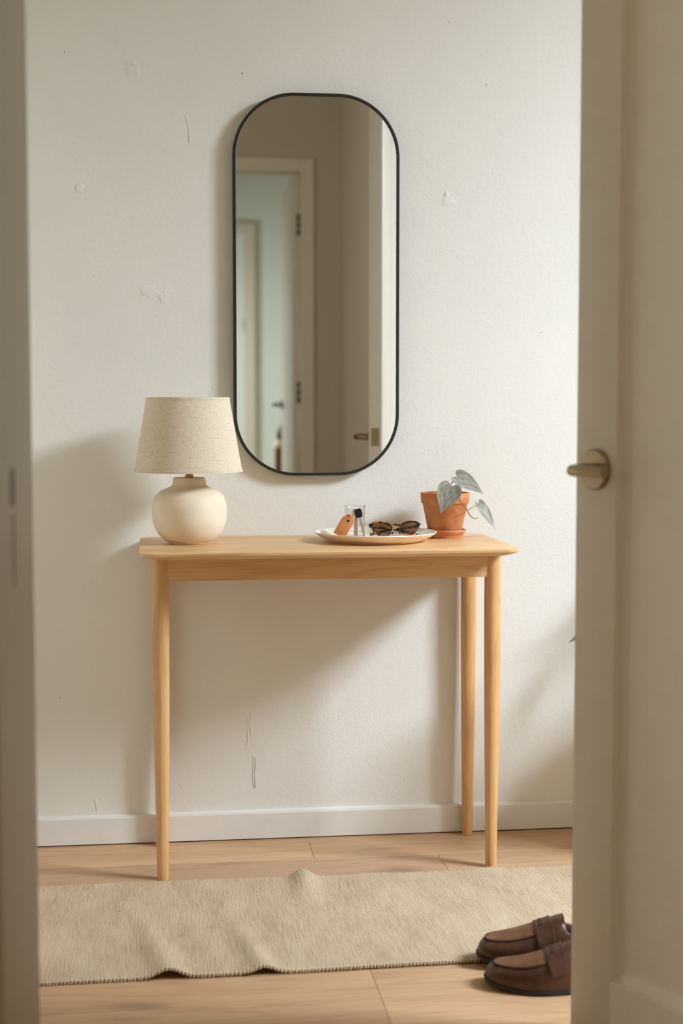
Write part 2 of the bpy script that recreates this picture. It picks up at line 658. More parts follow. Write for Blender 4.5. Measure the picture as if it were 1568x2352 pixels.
# wall with the wide doorway between hall and entry
bm = bmesh.new()
box(bm, -2.12, OX0, YD0, YD1, -0.06, CEIL)
box(bm, OX1, XR + 0.12, YD0, YD1, -0.06, CEIL)
box(bm, OX0, OX1, YD0, YD1, 2.56, CEIL)
tag(finish(bm, 'wall_front', 'wall_warm'), 'wall with the wide doorway the view looks through', 'wall', kind='structure')
bm = bmesh.new()
box(bm, OX0 - 0.07, OX0, YD0 - 0.015, YD0, 0.0, 2.63, bev=0.003)
box(bm, OX1, OX1 + 0.02, YD0 - 0.015, YD0, 0.0, 2.63, bev=0.003)
box(bm, OX0, OX1, YD0 - 0.015, YD0, 2.56, 2.63, bev=0.003)
tag(finish(bm, 'trim_1', 'door'), 'painted casing around the wide doorway, hall side', 'door casing', kind='structure')

tag(finish(BOX(-2.12, XR + 0.12, YF - 0.1, 0.12, CEIL, CEIL + 0.1), 'ceiling', 'ceiling'), 'plain ceiling above entry and hall', 'ceiling', kind='structure')

# hall the camera stands in, seen in the mirror
HXL = -2.0
bm = bmesh.new()
HW0, HW1, HZ0, HZ1 = -3.85, -2.75, 0.9, 2.3
box(bm, HXL - 0.12, HXL, YB, HW0, -0.06, CEIL)
box(bm, HXL - 0.12, HXL, HW1, YD0, -0.06, CEIL)
box(bm, HXL - 0.12, HXL, HW0, HW1, -0.06, HZ0)
box(bm, HXL - 0.12, HXL, HW0, HW1, HZ1, CEIL)
tag(finish(bm, 'wall_hall_left', 'hall_wall'), 'hall side wall behind the viewer, with an added fill window', 'wall', kind='structure')
win2 = finish(BOX(HXL - 0.14, HXL + 0.02, HW0 + 0.002, HW1 - 0.002, HZ0 - 0.03, HZ0, bev=0.003), 'fill_window', 'trim')  # unseen window, added as the opening for the hall fill light
tag(win2, 'unseen white framed window added to let fill light into the hall', 'window', kind='structure')
bm = bmesh.new()
for (a, b, c, d) in ((HW0, HW0 + 0.05, HZ0, HZ1), (HW1 - 0.05, HW1, HZ0, HZ1), (HW0 + 0.05, HW1 - 0.05, HZ0, HZ0 + 0.05), (HW0 + 0.05, HW1 - 0.05, HZ1 - 0.05, HZ1)):
    box(bm, HXL - 0.1, HXL - 0.05, a, b, c, d)
finish(bm, 'window_frame', 'trim', win2)
finish(BOX(HXL - 0.078, HXL - 0.074, HW0 + 0.05, HW1 - 0.05, HZ0 + 0.05, HZ1 - 0.05), 'window_pane', 'pane', win2)
tag(finish(BOX(HALLX, HALLX + 0.1, YF, YD0, -0.06, CEIL), 'wall_hall_right', 'hall_wall'), 'beige hall wall seen at the right in the mirror', 'wall', kind='structure')
DX0, DX1, DZ = -0.30, 0.516, 2.49
bm = bmesh.new()
box(bm, HXL - 0.12, DX0, YB - 0.12, YB, -0.06, CEIL)
box(bm, DX1, HALLX, YB - 0.12, YB, -0.06, CEIL)
box(bm, DX0, DX1, YB - 0.12, YB, DZ, CEIL)
tag(finish(bm, 'wall_hall_back', 'hall_wall'), 'beige hall wall with a doorway, reflected in the mirror', 'wall', kind='structure')
bm = bmesh.new()
box(bm, DX1, DX1 + 0.08, YB, YB + 0.018, 0.0, DZ + 0.08, bev=0.004)
box(bm, DX0 - 0.08, DX0, YB, YB + 0.018, 0.0, DZ + 0.08, bev=0.004)
box(bm, DX0, DX1, YB, YB + 0.018, DZ, DZ + 0.08, bev=0.004)
tag(finish(bm, 'trim_2', 'door'), 'painted door casing reflected in the mirror', 'door casing', kind='structure')

# far room beyond the hall
bm = bmesh.new()
FW0, FW1, FZ0, FZ1 = -7.9, -6.9, 0.7, 1.9
box(bm, -1.12, -1.0, YF, FW0, -0.06, CEIL)
box(bm, -1.12, -1.0, FW1, YB - 0.12, -0.06, CEIL)
box(bm, -1.12, -1.0, FW0, FW1, -0.06, FZ0)
box(bm, -1.12, -1.0, FW0, FW1, FZ1, CEIL)
tag(finish(bm, 'wall_far_left', 'far_wall'), 'window wall of the far room, outside the mirror view', 'wall', kind='structure')
win3 = finish(BOX(-1.14, -0.98, FW0 + 0.002, FW1 - 0.002, FZ0 - 0.03, FZ0, bev=0.003), 'window_3', 'trim')
tag(win3, 'white framed window of the far room', 'window', kind='structure')
bm = bmesh.new()
for (a, b, c, d) in ((FW0, FW0 + 0.05, FZ0, FZ1), (FW1 - 0.05, FW1, FZ0, FZ1), (FW0 + 0.05, FW1 - 0.05, FZ0, FZ0 + 0.05), (FW0 + 0.05, FW1 - 0.05, FZ1 - 0.05, FZ1)):
    box(bm, -1.10, -1.05, a, b, c, d)
finish(bm, 'window_frame', 'trim', win3)
finish(BOX(-1.078, -1.074, FW0 + 0.05, FW1 - 0.05, FZ0 + 0.05, FZ1 - 0.05), 'window_pane', 'pane', win3)
tag(finish(BOX(-1.12, HALLX, YF - 0.1, YF, -0.06, CEIL), 'wall_far_back', 'far_wall'), 'pale lit wall of the far room in the mirror', 'wall', kind='structure')

# far door in the far room wall, closed, with its casing
d4 = thing('door_4', 'closed pale door in the far room, at the mirror\'s left edge', 'door', (0.36, YF, 0), kind='structure')
finish(BOX(-0.80, 0.0, 0.004, 0.03, 0.005, 2.45, bev=0.003), 'door_leaf', 'far_wall', d4)
bm = bmesh.new()
box(bm, 0.0, 0.085, 0.0, 0.045, 0.0, 2.535, bev=0.004)
box(bm, -0.885, -0.80, 0.0, 0.045, 0.0, 2.535, bev=0.004)
box(bm, -0.80, 0.0, 0.0, 0.045, 2.45, 2.535, bev=0.004)
finish(bm, 'door_casing', 'hall_wall', d4)
for hz in (0.7, 1.72):
    finish(lathe([(0.009, -0.05), (0.009, 0.05)], 12, True, True), 'hinge', 'dark_metal', d4, (0.004, 0.035, hz), smooth=True)

# door opened into the far room, hung on the right jamb of the reflected doorway
d3 = thing('door_3', 'open door with dark hinges and lever reflected in the mirror', 'door', (DX1 - 0.0015, YB - 0.115, 0), kind='structure')
finish(BOX(-0.04, 0.0, -0.78, 0.0, 0.005, DZ - 0.01, bev=0.003), 'door_leaf', 'door', d3)
for hz in (0.98 + 0.18, 2.17):
    for k in range(3):
        finish(lathe([(0.0, -0.02), (0.010, -0.018), (0.010, 0.018), (0.0, 0.02)], 12), 'hinge_knuckle', 'dark_metal', d3, (-0.014, 0.128, hz + (k - 1) * 0.045), smooth=True)
ro = finish(lathe([(0.0, 0.0), (0.026, 0.0), (0.026, 0.01), (0.0, 0.012)], 24), 'handle_rose', 'dark_metal', d3, (-0.04, -0.72, 1.085), (0, -pi / 2, 0), True)
finish(tube([(0, 0, 0.01), (0, 0, 0.05), (0.0, 0.02, 0.06), (0, 0.12, 0.06)], 0.010, 10), 'lever', 'dark_metal', ro, smooth=True)

# baseboards
def baseboard(name, x0, x1, label):
    poly = [(0, 0.003), (-0.014, 0.003), (-0.014, 0.066), (-0.0115, 0.0715), (-0.007, 0.0735), (0, 0.0735)]
    o = finish(prism(poly, x0, x1, axis='x'), name, 'trim', smooth=False)
    return tag(o, label, 'baseboard', kind='structure')


BB = baseboard('baseboard_back', XL, XR, 'white baseboard along the wall behind the table')
bm = BOX(XL, XL + 0.014, YD1, -0.02, 0.003, 0.0735)
tag(finish(bm, 'baseboard_left', 'trim'), 'white baseboard on the left side wall', 'baseboard', kind='structure')

# wall blemishes: blistered paint, nail holes and a crack, as thin relief
def blob(name, x, z, w, h, mat, depth=0.0009, seed=0, parent=WALL, ragged=0.25, n=18, y=0.0):
    rnd = random.Random(seed)
    bm = bmesh.new()
    R = []
    for s, d in ((1.0, 0.0002), (0.82, depth), (0.4, depth * 1.25)):
        R.append([])
        for i in range(n):
            a = 2 * pi * i / n
            k = s * (1 + ragged * noise.noise(Vector((cos(a) * 1.7 + seed * 3.1, sin(a) * 1.7, seed))))
            R[-1].append(bm.verts.new((w / 2 * k * cos(a), -d, h / 2 * k * sin(a))))
    for A, B in zip(R, R[1:]):
        for i in range(n):
            j = (i + 1) % n
            bm.faces.new((A[i], A[j], B[j], B[i]))
    bm.faces.new(R[-1])
    return finish(bm, name, mat, parent, (x, y, z), smooth=True, angle=60)


def wrk(name, pts, r, mat='wall'):
    return finish(tube([(x, -0.0003, z) for x, z in pts], r, 5, flat=0.6), name, mat, WALL, smooth=True)


blob('paint_blister', -0.440, 1.895, 0.040, 0.046, 'wall', 0.0010, 1, ragged=0.6)
blob('paint_blister', -0.437, 1.908, 0.020, 0.008, 'wall', 0.0014, 2, ragged=0.9)
blob('paint_blister', -0.432, 1.886, 0.022, 0.008, 'wall', 0.0014, 5, ragged=0.9)
blob('paint_blister', -0.568, 1.610, 0.022, 0.026, 'wall', 0.0012, 3, ragged=0.5)
blob('paint_blister', -0.405, 1.365, 0.045, 0.040, 'wall', 0.0009, 4, ragged=0.8)
blob('paint_blister', -0.370, 1.350, 0.030, 0.034, 'wall', 0.0009, 9, ragged=0.8)
blob('paint_blister', 0.336, 1.595, 0.034, 0.030, 'wall', 0.0009, 6, ragged=0.6)
blob('paint_blister', 0.33, 1.61, 0.012, 0.012, 'wall', 0.0012, 7, ragged=0.6)
blob('paint_blister', -0.545, 0.104, 0.011, 0.020, 'wall', 0.0010, 8, ragged=0.9)
wrk('paint_drip', [(-0.5455, 0.115), (-0.5445, 0.098), (-0.5435, 0.082)], 0.0016)
wrk('paint_wrinkle', [(-0.166, 0.315), (-0.170, 0.285), (-0.167, 0.255), (-0.172, 0.235)], 0.0022)
wrk('paint_wrinkle', [(-0.160, 0.32), (-0.163, 0.29), (-0.160, 0.262)], 0.0018)
wrk('wall_crack', [(-0.1525, 0.208), (-0.151, 0.185), (-0.1535, 0.165), (-0.1515, 0.140), (-0.153, 0.128)], 0.0007, 'subfloor')
wrk('paint_ridge', [(-0.1545, 0.212), (-0.1535, 0.185), (-0.156, 0.165), (-0.154, 0.135)], 0.0022)
wrk('paint_ridge', [(-0.312, 1.79), (-0.305, 1.76), (-0.303, 1.72)], 0.0015)
for x, z, r in ((-0.175, 1.892, 0.0026), (-0.600, 1.93, 0.0018), (-0.536, 1.40, 0.0016), (0.43, 1.88, 0.0022), (0.06, 0.297, 0.0018),
                (-0.63, 0.37, 0.002), (0.575, 1.27, 0.0018), (0.335, 2.03, 0.0018), (-0.36, 1.75, 0.0012), (0.02, 1.09, 0.0012)):
    blob('nail_hole', x, z, r * 1.5, r * 1.2, 'keep', 0.0004, int(x * 97), n=8)

# ------------------------------------------------------------------ the door on the right (opened into the entry)
A = radians(26)
DW, DH, DT = 0.87, 2.52, 0.046
fe = Vector((0.3105, -1.25, 0))
hinge = fe + Vector((sin(A), -cos(A), 0)) * DW
d1 = thing('door_1', 'cream panelled door standing open at the right with a lever handle', 'door', hinge, (0, 0, pi / 2 + A), kind='structure')
# local: +x from hinge to free edge; visible face looks to +y
ST, BR, TR = 0.098, 0.112, 0.12
y1, y0 = 0.0, -DT
b0 = 0.008
for nm, a in (('stile', (DW - ST, DW, y0, y1, b0, DH)), ('stile', (0.0, ST, y0, y1, b0, DH)),
              ('rail', (ST, DW - ST, y0, y1, b0, b0 + BR)), ('rail', (ST, DW - ST, y0, y1, DH - TR, DH))):
    bv = 0.0025 if nm == 'stile' else 0.0
    finish(BOX(*a, bev=bv), nm, 'door', d1, smooth=True)
finish(BOX(ST - 0.004, DW - ST + 0.004, y0 + 0.016, y1 - 0.016, b0 + BR - 0.004, DH - TR + 0.004), 'panel', 'door', d1)
# sloped moulding round the panel on both faces
for side in (1, -1):
    yf = 0.0 if side > 0 else -DT
    loops = []
    for ins, dep in ((0.0, 0.0), (0.001, 0.0115), (0.016, 0.0145), (0.018, 0.0165)):
        yy = yf - side * dep
        loops.append([(ST + ins, yy, b0 + BR + ins), (DW - ST - ins, yy, b0 + BR + ins), (DW - ST - ins, yy, DH - TR - ins), (ST + ins, yy, DH - TR - ins)])
    finish(stack(loops, cap=False), 'moulding', 'door', d1)
hx, hz = DW - 0.050, 0.982
hd = finish(lathe([(0.0, 0.0), (0.0345, 0.0), (0.0345, 0.006), (0.032, 0.009), (0.0, 0.0095)], 48), 'handle_rose', 'nickel', d1, (hx, 0.0, hz), (-pi / 2, 0, 0), True)
hd['label'] = 'satin metal round rose'
pth = spline([(0, 0, 0.008), (0, 0, 0.038), (-0.003, 0, 0.054), (-0.016, 0, 0.065), (-0.04, 0, 0.067), (-0.088, 0, 0.064)], 5)
finish(tube(pth, [0.0105 if i < 9 else 0.0098 for i in range(len(pth))], 16), 'lever', 'nickel', hd, smooth=True)
finish(BOX(DW - 0.0005, DW + 0.0008, y0 + 0.009, y1 - 0.009, hz - 0.03, hz + 0.03), 'latch_plate', 'nickel', d1)

# ------------------------------------------------------------------ the narrow door leaf on the left
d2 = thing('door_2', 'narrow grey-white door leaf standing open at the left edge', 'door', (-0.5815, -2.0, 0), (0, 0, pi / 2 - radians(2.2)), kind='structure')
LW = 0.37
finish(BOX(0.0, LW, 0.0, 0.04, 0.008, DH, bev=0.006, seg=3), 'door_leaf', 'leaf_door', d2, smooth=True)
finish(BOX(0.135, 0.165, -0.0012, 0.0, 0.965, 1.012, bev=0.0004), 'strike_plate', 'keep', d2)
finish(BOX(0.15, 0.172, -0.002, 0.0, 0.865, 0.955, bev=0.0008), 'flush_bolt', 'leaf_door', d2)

# ================================================================== CONSOLE TABLE
TT = 0.765
tb = thing('console_table', 'slim oak console table with tapered round legs against the white wall', 'table', (-0.004, -0.17, 0))
ox, oy = 0.004, 0.17       # world -> local offset
X0, X1, Y0, Y1 = -0.432 + ox, 0.4245 + ox, -0.4315 + oy, -0.006 + oy


def toploop(ins, z):
    return [(x, y, z) for x, y in rrect(X0 + ins, X1 - ins, Y0 + ins, Y1 - ins, 0.036 - ins * 0.35, 10)]


finish(stack([toploop(0.022, TT - 0.0165), toploop(0.002, TT - 0.0085), toploop(0.0003, TT - 0.0072), toploop(0.0, TT - 0.006),
              toploop(0.0, TT - 0.0016), toploop(0.0006, TT - 0.0005), toploop(0.002, TT)]), 'table_top', 'oak_x', tb, smooth=True, angle=25)
LXH, LYF, LYB = 0.385, -0.304 + oy, -0.036 + oy
legprof = spline([(0.0, 0.0), (0.0112, 0.0), (0.0132, 0.002), (0.0147, 0.12), (0.0168, 0.26), (0.0186, 0.42), (0.0196, 0.58), (0.0194, 0.70), (0.0187, TT - 0.0166)], 4)
legm = None
for lx in (-LXH, LXH):
    for ly in (LYF, LYB):
        o = finish(lathe([(max(r, 0), z) for r, z in legprof], 32), 'leg', 'oak_z', tb, (lx + ox, ly, 0), (0, 0, random.uniform(0, 6)), True, 50)
az0, az1 = 0.690, TT - 0.0167
for nm, a, m in (('apron', (-LXH + ox + 0.012, LXH + ox - 0.012, LYF - 0.012, LYF + 0.008), 'oak_x'),
                 ('apron', (-LXH + ox + 0.012, LXH + ox - 0.012, LYB - 0.008, LYB + 0.012), 'oak_x'),
                 ('apron', (-LXH + ox - 0.010, -LXH + ox + 0.010, LYF + 0.016, LYB - 0.016), 'oak_y'),
                 ('apron', (LXH + ox - 0.010, LXH + ox + 0.010, LYF + 0.016, LYB - 0.016), 'oak_y')):
    finish(BOX(*a, az0, az1, bev=0.0012), nm, m, tb)

# ================================================================== WALL MIRROR
mx0, mx1, mz0, mz1 = -0.2010, 0.2085, 0.9140, 1.8445
mc = ((mx0 + mx1) / 2, (mz0 + mz1) / 2)
mr = thing('wall_mirror', 'tall pill-shaped wall mirror with a thin black frame', 'mirror', (mc[0], 0, mc[1]))


def mloop(ins, y, R=0.152):
    return [(x - mc[0], y, z - mc[1]) for x, z in rrect(mx0 + ins, mx1 - ins, mz0 + ins, mz1 - ins, R - ins, 24)]


finish(stack([mloop(0.0, -0.0005), mloop(0.0, -0.0245), mloop(0.001, -0.026), mloop(0.0065, -0.026), mloop(0.0075, -0.0245),
              mloop(0.0075, -0.0005), mloop(0.0, -0.0005)], cap=False), 'frame', 'black', mr, smooth=True, angle=40)
bm = bmesh.new()
bm.faces.new([bm.verts.new(p) for p in reversed(mloop(0.0072, -0.022))])
bm.normal_update()
for f in bm.faces:
    if f.normal.y > 0:
        f.normal_flip()
finish(bm, 'mirror_glass', 'mirror', mr, smooth='keep')
finish(stack([mloop(0.008, -0.001), mloop(0.008, -0.017)]), 'backing', 'subfloor', mr)

# ================================================================== TABLE LAMP
lp = thing('table_lamp', 'cream ceramic table lamp with a tapered linen shade on the table\'s left', 'lamp', (-0.3150, -0.187, TT))
zz = -TT
prof = spline([(0.046, 0.0), (0.0485, 0.0015), (0.0508, 0.004), (0.0625, 0.0115), (0.0755, 0.0265), (0.0848, 0.049), (0.0872, 0.072), (0.0860, 0.092),
               (0.0800, 0.110), (0.068, 0.1225), (0.053, 0.1295), (0.0430, 0.1345), (0.0392, 0.140), (0.0385, 0.148), (0.0372, 0.1525), (0.0345, 0.1545), (0.031, 0.153), (0.0, 0.1525)], 4)
finish(lathe([(max(0, r), z) for r, z in prof], 72, cap0=True), 'lamp_base', 'ceramic', lp, smooth=True, angle=60)
finish(lathe([(0.0, 0.1525), (0.0100, 0.1525), (0.0100, 0.158), (0.0092, 0.159), (0.0092, 0.19), (0.0, 0.19)], 32), 'lamp_stem', 'brass', lp, smooth=True)
sh0, sh1, sr0, sr1 = 0.1690, 0.3405, 0.1258, 0.0965
sp = []
for i in range(9):
    t = i / 8
    sp.append((sr0 + (sr1 - sr0) * t, sh0 + (sh1 - sh0) * t))
inner = [(r - 0.0016, z) for r, z in reversed(sp)]
shade = finish(lathe(sp + inner + [sp[0]], 96), 'lamp_shade', 'linen', lp, (-0.0020, 0, 0), smooth=True, angle=60)
for nm, r, z in (('shade_hem', sr0, sh0 + 0.002), ('shade_hem', sr1, sh1 - 0.002)):
    k = -1 if z < 0.2 else 1
    finish(lathe([(r - 0.0020, z - 0.003), (r + 0.0008 + (0.0004 if k < 0 else 0.0007), z - 0.0028), (r + 0.0009, z + 0.0028), (r - 0.0020, z + 0.003), (r - 0.0020, z - 0.003)], 96), nm, 'linen', shade, smooth=True)
finish(lathe([(0.0, 0.19), (0.016, 0.19), (0.017, 0.235), (0.0, 0.236)], 24), 'lamp_socket', 'dark_metal', lp, smooth=True)
finish(lathe(spline([(0.012, 0.236), (0.015, 0.248), (0.028, 0.275), (0.022, 0.298), (0.0, 0.307)], 5), 24), 'bulb', 'glaze', lp, smooth=True)
bm = bmesh.new()
for k in range(3):
    a = 2 * pi * k / 3 + 0.4
    tube([(0.016 * cos(a), 0.016 * sin(a), 0.236), (0.05 * cos(a), 0.05 * sin(a), 0.315), ((sr1 - 0.002) * cos(a), (sr1 - 0.002) * sin(a), sh1 - 0.008)], 0.0013, 6, bm=bm)
finish(bm, 'shade_carrier', 'brass', lp, smooth=True)

# ================================================================== TRAY
ty = thing('tray', 'round cream stoneware tray holding keys and sunglasses', 'tray', (0.1262, -0.187, TT))
op = spline([(0.0, 0.0005), (0.100, 0.0005), (0.108, 0.002), (0.126, 0.0085), (0.1395, 0.0165), (0.1452, 0.0215)], 4)
ip = spline([(0.1452, 0.0215), (0.1448, 0.0232), (0.1425, 0.0232), (0.1375, 0.0195), (0.122, 0.0115), (0.108, 0.0085), (0.0, 0.0080)], 4)
finish(lathe([(max(r, 0), z) for r, z in op], 96), 'tray_underside', 'rawclay', ty, smooth=True, angle=70)
finish(lathe([(max(r, 0), z) for r, z in ip], 96), 'tray_dish', 'glaze', ty, smooth=True, angle=70)
TZ = TT + 0.0083          # tray floor

# ================================================================== DRINKING GLASS
gl = lathe([(0.0, 0.0005), (0.0205, 0.0005), (0.0225, 0.003), (0.0238, 0.009), (0.0242, 0.04), (0.0243, 0.066), (0.0262, 0.0705), (0.0275, 0.0725),
            (0.0272, 0.0738), (0.0252, 0.0722), (0.0228, 0.066), (0.0226, 0.04), (0.0222, 0.012), (0.018, 0.0095), (0.0, 0.009)], 48)
g = finish(gl, 'drinking_glass', 'glass', None, (0.0845, -0.128, TZ), smooth=True, angle=70)
tag(g, 'small clear glass with flared rim standing in the tray behind the keys', 'glass')

# ================================================================== KEY RING
kr = thing('key_ring', 'tan leather key fob with house keys leaning in the tray', 'keys', (0.0600, -0.180, TZ))


def W2L(x, y, z):
    return (x - 0.0600, y + 0.180, z - TZ)


def plane_pt(u, v, base, udir, vdir, nrm, n):
    return base + udir * u + vdir * v + nrm * n


# leather fob: lies in a tilted plane leaning back on the glass
base = Vector(W2L(0.0382, -0.188, TZ + 0.0058))
vd = Vector((0.0330, 0.025, 0.0480)).normalized()
ud0 = Vector((0.90, -0.24, -0.36))
ud = (ud0 - vd * ud0.dot(vd)).normalized()
nd = ud.cross(vd).normalized()
if nd.y > 0:
    nd = -nd


def tilted_prism(poly, t0, t1, b, u, v, n, bev=0.0004):
    bm = bmesh.new()
    Av = [bm.verts.new(b + u * p + v * q + n * t0) for p, q in poly]
    Bv = [bm.verts.new(b + u * p + v * q + n * t1) for p, q in poly]
    fa = bm.faces.new(Av)
    fb = bm.faces.new(Bv)
    k = len(poly)
    for i in range(k):
        bm.faces.new((Av[i], Av[(i + 1) % k], Bv[(i + 1) % k], Bv[i]))
    if bev:
        bmesh.ops.bevel(bm, geom=list(set(fa.edges) | set(fb.edges)), offset=bev, segments=2, profile=0.5, affect='EDGES')
    return bm


w2 = 0.0152
tagpoly = [(-w2 + 0.001, 0.0), (w2 - 0.001, 0.0), (w2, 0.001), (w2, 0.046), (0.0048, 0.062), (-0.0048, 0.062), (-w2, 0.046), (-w2, 0.001)]
fob = finish(tilted_prism(tagpoly, 0.0002, 0.0021, base, ud, vd, nd), 'leather_fob', 'tan', kr, smooth=True)
finish(tilted_prism([(p * 1.03, q * 1.005) for p, q in tagpoly], -0.0018, 0.0002, base, ud, vd, nd), 'fob_backing', 'tan_edge', fob, smooth=True)
bm = bmesh.new()
c = base + ud * 0.001 + vd * 0.044 + nd * 0.0021
lathe([(0.0, 0.0009), (0.0026, 0.0007), (0.0034, 0.0)], 20, bm=bm)
q = nd.to_track_quat('Z', 'Y').to_matrix().to_4x4()
bmesh.ops.transform(bm, matrix=Matrix.Translation(c) @ q, verts=bm.verts)
finish(bm, 'rivet', 'dark_metal', fob, smooth=True)
bm = tilted_prism([(-0.0075, 0.0082), (0.004, 0.0082), (0.004, 0.0089), (-0.0075, 0.0089)], 0.0021, 0.0023, base, ud, vd, nd, 0)
for k in (-0.006, -0.003):
    b2 = tilted_prism([(k, 0.007), (k + 0.0008, 0.007), (k + 0.0008, 0.0102), (k, 0.0102)], 0.0021, 0.0023, base, ud, vd, nd, 0)
    me_ = bpy.data.meshes.new('t')
    b2.to_mesh(me_)
    bm.from_mesh(me_)
    bpy.data.meshes.remove(me_)
    b2.free()
finish(bm, 'embossed_mark', 'seam', fob)
# split ring through the top of the fob
top = base + vd * 0.0590
rc = Vector((top.x + 0.0075, top.y + 0.001, top.z + 0.0085))
e1 = Vector((0.80, 0.25, 0.10)).normalized()
e2 = Vector((-0.10, 0.1, 1.0))
e2 = (e2 - e1 * e2.dot(e1)).normalized()
rr = 0.0122
bm = tube([rc + e1 * (rr * cos(2 * pi * k / 40)) + e2 * (rr * sin(2 * pi * k / 40)) for k in range(40)], 0.0007, 8, closed=True)
tube([rc + e1.cross(e2) * 0.0013 + e1 * (rr * cos(2 * pi * k / 40)) + e2 * (rr * sin(2 * pi * k / 40)) for k in range(40)], 0.0007, 8, closed=True, bm=bm)
finish(bm, 'split_ring', 'steel', kr, smooth=True)


def key(headmat, tipw, headw, hr, label=None, hexhead=False):
    """key hanging from headw (world-local) to tipw"""
    tip, hd_ = Vector(tipw), Vector(headw)
    v = (hd_ - tip)
    L = v.length
    v.normalize()
    u = Vector((0.95, -0.3, 0.0))
    u = (u - v * u.dot(v)).normalized()
    n = u.cross(v).normalized()
    if n.y > 0:
        n = -n
    bl = L - hr * 1.2
    poly = [(-0.0022, bl)]
    poly += [(-0.0022, 0.003), (0.0, 0.0)]
    k = 0
    y = 0.003
    while y < bl * 0.72:
        poly.append((0.0034 - (0.0016 if k % 2 else 0.0), y))
        y += 0.0026
        k += 1
    poly += [(0.0030, bl * 0.75), (0.0030, bl)]
    o = finish(tilted_prism(poly, -0.001, 0.001, tip, u, v, n, 0.0002), 'key', 'steel', kr)
    hp = [(hr * 1.02 * cos(2 * pi * i / 24), bl + hr * 0.95 + hr * 1.12 * sin(2 * pi * i / 24)) for i in range(24)]
    if hexhead:
        hp = [(x, y2) for x, y2 in [(-hr * 0.75, bl - 0.003), (hr * 0.75, bl - 0.003), (hr, bl + hr * 0.5), (hr, bl + hr * 1.6), (hr * 0.6, bl + hr * 2.1), (-hr * 0.6, bl + hr * 2.1), (-hr, bl + hr * 1.6), (-hr, bl + hr * 0.5)]]
    h = finish(tilted_prism(hp, -0.0016, 0.0016, tip, u, v, n, 0.0006), 'key_head', headmat, o, smooth=True)
    if label:
        o['label'] = label
    return o


key('steel', W2L(0.0770, -0.178, TZ + 0.0004), W2L(0.0800, -0.162, TT + 0.068), 0.0085)
key('steel', W2L(0.0825, -0.174, TZ + 0.0004), W2L(0.0828, -0.1565, TT + 0.067), 0.0082)
key('rubber', W2L(0.0995, -0.186, TZ + 0.0004), W2L(0.0870, -0.166, TT + 0.068), 0.0090, 'key with a black plastic head', True)

# ================================================================== SUNGLASSES
sg = thing('sunglasses', 'tortoiseshell sunglasses with brown lenses lying folded in the tray', 'sunglasses', (0.1750, -0.203, TZ + 0.0012), (0, 0, radians(3)))
FT = radians(33)           # lens plane leans back


def sgp(x, z, n=0.0):
    """point on the front: x across, z up the lens, n out of the face"""
    return Vector((x, z * sin(FT) - n * cos(FT) + 0.006 * (abs(x) / 0.06) ** 2, 0.002 + z * cos(FT) + n * sin(FT)))


def lens_shape(sx, k=1.0, n=40):
    """outer/inner rim outline, rounded trapezoid, wider on top"""
    pts = []
    for i in range(n):
        a = 2 * pi * i / n
        ca, sa = cos(a), sin(a)
        ex = 2 / 2.35
        x = math.copysign(abs(ca) ** ex, ca) * 0.0245 * k
        z = math.copysign(abs(sa) ** ex, sa) * 0.0195 * k
        x *= 1 + 0.10 * (z / 0.0195)
        z += 0.0034 * (x * sx / 0.0245) * (1 if z > 0 else 0.3)
        x += 0.0026 * sx * max(0, z / 0.0195) * max(0, x * sx / 0.0245)
        pts.append((0.0330 * sx + x, 0.0205 + z))
    return pts


frm = None
bm = bmesh.new()
for sx in (-1, 1):
    o_, i_ = lens_shape(sx), [(0.033 * sx + (x - 0.033 * sx) * 0.87, 0.0205 + (z - 0.0205) * 0.85 - 0.0006) for x, z in lens_shape(sx)]
    L = [[sgp(x, z, 0.0) for x, z in o_], [sgp(x * 1.0, z, 0.0030) for x, z in o_], [sgp(x, z, 0.0036) for x, z in [(0.033 * sx + (a - 0.033 * sx) * 0.96, 0.0205 + (b - 0.0205) * 0.95) for a, b in o_]],
         [sgp(x, z, 0.0036) for x, z in i_], [sgp(x, z, 0.0) for x, z in i_], [sgp(x, z, 0.0) for x, z in o_]]
    stack(L, cap=False, bm=bm)
frm = finish(bm, 'frame_front', 'tortoise', sg, smooth=True, angle=45)
bm = tube(spline([sgp(-0.0115, 0.0275, 0.001), sgp(-0.005, 0.0305, 0.003), sgp(0.005, 0.0305, 0.003), sgp(0.0115, 0.0275, 0.001)], 6), 0.0023, 10)
for sx in (-1, 1):
    tube([sgp(0.0105 * sx, 0.018, 0.0), sgp(0.0085 * sx, 0.014, -0.004), sgp(0.0095 * sx, 0.009, -0.003)], 0.0021, 8, bm=bm)
finish(bm, 'bridge', 'tortoise', frm, smooth=True)
for sx in (-1, 1):
    i_ = [(0.033 * sx + (x - 0.033 * sx) * 0.88, 0.0205 + (z - 0.0205) * 0.86 - 0.0006) for x, z in lens_shape(sx)]
    bm = bmesh.new()
    R = []
    for s, nn in ((1.0, 0.0014), (0.66, 0.0022), (0.33, 0.0026)):
        R.append([bm.verts.new(sgp(0.033 * sx + (x - 0.033 * sx) * s, 0.0205 + (z - 0.0205) * s, nn)) for x, z in i_])
    for P_, Q_ in zip(R, R[1:]):
        for i in range(len(P_)):
            j = (i + 1) % len(P_)
            bm.faces.new((P_[i], P_[j], Q_[j], Q_[i]))
    bm.faces.new(R[-1])
    finish(bm, 'lens', 'lens', sg, smooth=True, angle=80)
